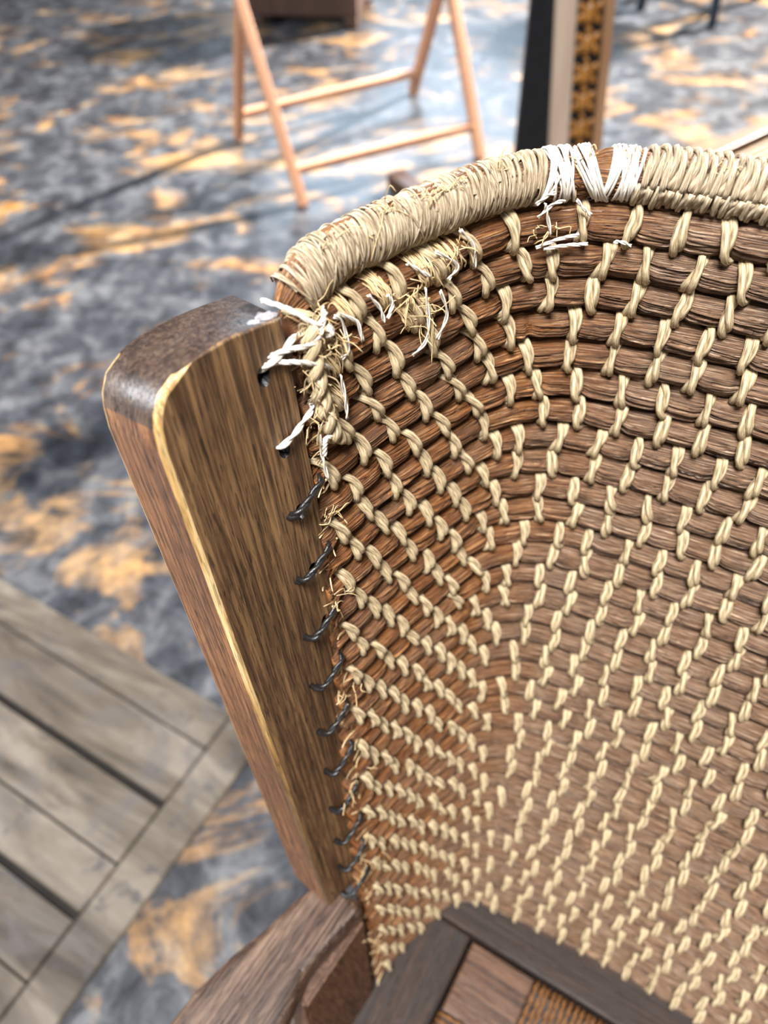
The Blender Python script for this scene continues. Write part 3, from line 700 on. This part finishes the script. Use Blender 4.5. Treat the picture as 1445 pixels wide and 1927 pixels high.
# brown straw bursting from the rim corner and the broken first coil
mb = MB()
for k, u, n in ((0, 0.1345, 16), (1, 0.1275, 20)):
    for i in range(n):
        a = random.uniform(-0.6, 1.7); c, T, V, N = at(k, u+random.gauss(0, 0.0015)); p = c+N*math.cos(a)*0.0092+V*math.sin(a)*0.0095
        d = T*random.uniform(-1, 1)+(N*math.cos(a)+V*math.sin(a))*random.uniform(0.1, 0.5); tube(mb, smooth_path([p-d*0.003, p+d*0.002, p+d*0.006+V*0.0008], 6), np.linspace(1, 0.3, 6)*0.0006, 5, True, 0.5)
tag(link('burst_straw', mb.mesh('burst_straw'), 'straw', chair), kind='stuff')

# ------------------------------------------------------------------ background things
# folding wooden stand
st = empty('folding_stand', (0.0, 2.5, 0)); tag(st, 'slim beech folding stand with splayed legs and two low rungs on the floor', 'stand')
FA, FB, FC, FD = (-0.39, 2.63, 0), (-0.17, 2.17, 0), (0.37, 2.38, 0), (0.20, 2.88, 0)
TL, TR = (-0.285, 2.41, 0.53), (0.29, 2.64, 0.49)
def lerp(a, b, t): return tuple(a[i]+(b[i]-a[i])*t for i in range(3))
for f, t in ((FA, TL), (FB, TL), (FC, TR), (FD, TR)):
    off = 0.014 if f in (FA, FD) else -0.014
    t2 = (t[0]+off*0.9, t[1]+off*0.4, t[2]); z = 0.0
    bar_between('leg', (f[0], f[1], 0.001), t2, 0.034, 0.026, 'beech', st, (0.93, 0.37, 0))
bar_between('rung', lerp(FA, TL, 0.17), lerp(FD, TR, 0.17), 0.030, 0.022, 'beech', st)
bar_between('rung', lerp(FB, TL, 0.17), lerp(FC, TR, 0.17), 0.030, 0.022, 'beech', st)
bar_between('top_bar', TL, TR, 0.034, 0.034, 'beech', st, ext=0.03)

# gilt carved frame leaning on a black board
gf = empty('carved_gilt_frame', (0.56, 2.0, 0)); tag(gf, 'upright frame with pale stile, gilt carved leaves and black backing board behind the straw rim', 'frame')
LEAN = -0.066
def sheared(name, x0, x1, y0, y1, z1, mat, x0t=None, x1t=None):
    bm = bmesh.new(); pts = []
    for z in (0.0, z1):
        sh = LEAN*z; a = x0 if z == 0 or x0t is None else x0t; b = x1 if z == 0 or x1t is None else x1t
        for x, y in ((a, y0), (b, y0), (b, y1), (a, y1)): pts.append(bm.verts.new((x+(sh if not (x0t is not None and z) else sh), y, z)))
    for f in ((3, 2, 1, 0), (4, 5, 6, 7), (0, 1, 5, 4), (1, 2, 6, 5), (2, 3, 7, 6), (3, 0, 4, 7)): bm.faces.new([pts[i] for i in f])
    bmesh.ops.recalc_face_normals(bm, faces=bm.faces[:]); bmesh.ops.bevel(bm, geom=bm.edges[:], offset=0.003, segments=2, affect='EDGES')
    me = bpy.data.meshes.new(name); bm.to_mesh(me); bm.free(); return link(name, me, mat, gf)
sheared('stile', 0.502, 0.549, 2.0, 2.035, 1.0, 'pale')
sheared('stile', 0.614, 0.636, 2.0, 2.03, 1.0, 'tan')
sheared('backing_panel', 0.549, 0.614, 2.018, 2.03, 1.0, 'blackp')
sheared('black_board', 0.400, 0.502, 2.02, 2.05, 1.0, 'blackp', 0.490, 0.502)
def leaf_mesh(seed):
    g = np.random.default_rng(seed); mb = MB()
    for dx, dz, r, rot in ((0, 0, 0.019, 0), (-0.018, 0.012, 0.012, 0.7), (0.018, 0.012, 0.012, -0.7), (-0.02, -0.012, 0.011, -0.6), (0.02, -0.012, 0.011, 0.6), (0, 0.024, 0.010, 0), (0, -0.024, 0.009, 0)):
        th = np.linspace(0, math.pi, 9); ph = np.arange(12)/12*2*math.pi
        S = np.stack([np.sin(th)[:, None]*np.cos(ph)*r*0.8, np.sin(th)[:, None]*np.sin(ph)*r*0.6, np.broadcast_to(np.cos(th)[:, None], (9, 12))*r*1.25], -1)
        c, s_ = math.cos(rot), math.sin(rot); S = np.stack([S[..., 0]*c-S[..., 2]*s_, S[..., 1], S[..., 0]*s_+S[..., 2]*c], -1)
        mb.grid(S+np.array([dx, g.uniform(-0.004, 0.002), dz]), None, True, False)
    return mb.mesh('carved_leaf')
lm = leaf_mesh(3); lm.materials.append(MT['gilt'])
for i in range(14):
    z = 0.045+i*0.066; link('carved_leaf', lm, None, gf, Matrix.Translation((0.5815+LEAN*z, 2.016, z)) @ Matrix.Rotation(R(180*(i % 2)), 4, 'Y'))

# wicker panel in a wooden frame at the right edge
wp = empty('wicker_panel', (1.15, 2.2, 0)); tag(wp, 'wood framed panel with golden woven infill at the right edge, half hidden by the rim', 'panel')
A_, B_ = (0.80, 1.93, 0.02), (1.42, 2.33, 0.02)
bar_between('frame_bar', (0.90, 2.16, 0.03), (1.56, 2.58, 0.03), 0.05, 0.04, 'walnut', wp)
n = Vector((0.42, -0.66, 0)).normalized()
for i in range(9):
    o = n*(0.045+0.022*i)
    bar_between('wicker_strand', (0.90+o.x, 2.16+o.y, 0.022), (1.56+o.x, 2.58+o.y, 0.022), 0.018, 0.016, 'wicker', wp, bev=0.006)
bar_between('frame_bar', (0.90+n.x*0.26, 2.16+n.y*0.26, 0.03), (1.56+n.x*0.26, 2.58+n.y*0.26, 0.03), 0.05, 0.04, 'walnut', wp)

# dark wooden batten beyond the rim
bt = bar_between('wooden_batten', (0.10, 2.26, 0.022), (0.34, 1.84, 0.022), 0.055, 0.042, 'darkwood', None)
tag(bt, 'short dark brown wooden batten lying on the floor just behind the straw rim', 'batten')
# dark chest far back
ch = empty('dark_chest', (-0.17, 3.75, 0)); tag(ch, 'dark brown wooden chest on the floor behind the folding stand', 'chest')
cmx = Matrix.Translation((-0.15, 3.70, 0)) @ Matrix.Diagonal((1.15, 1.0, 1.0, 1)) @ Matrix.Rotation(R(-14), 4, 'Z')
link('body', box_mesh('body', 0.40, 0.30, 0.30, 0.008, (0, 0, 0.19)), 'darkwood', ch, cmx)
link('lid', box_mesh('lid', 0.43, 0.33, 0.03, 0.006, (0, 0, 0.356)), 'darkwood', ch, cmx)
for sx in (-1, 1):
    for sy in (-1, 1): link('foot', box_mesh('foot', 0.05, 0.05, 0.039, 0.004, (sx*0.17, sy*0.12, 0.0195)), 'darkwood', ch, cmx)
# dark blue stool top right
so = empty('dark_blue_stool', (1.35, 3.55, 0)); tag(so, 'dark blue painted stool whose feet show at the top right', 'stool')
fe = [(1.15, 3.50), (1.36, 3.27), (1.62, 3.52), (1.40, 3.76)]
for x, y in fe: bar_between('leg', (x, y, 0.001), (1.385+(x-1.385)*0.72, 3.51+(y-3.51)*0.72, 0.43), 0.03, 0.03, 'bluepaint', so)
link('seat', prism('seat', [(1.385+0.24*math.cos(a), 3.51+0.24*math.sin(a)) for a in np.arange(20)/20*2*math.pi], 0.43, 0.465, 0.008), 'bluepaint', so)
for i in range(4):
    a, b = fe[i], fe[(i+1) % 4]; f = lambda p: (1.385+(p[0]-1.385)*0.9, 3.51+(p[1]-3.51)*0.9, 0.15)
    bar_between('stretcher', f(a), f(b), 0.02, 0.02, 'bluepaint', so)
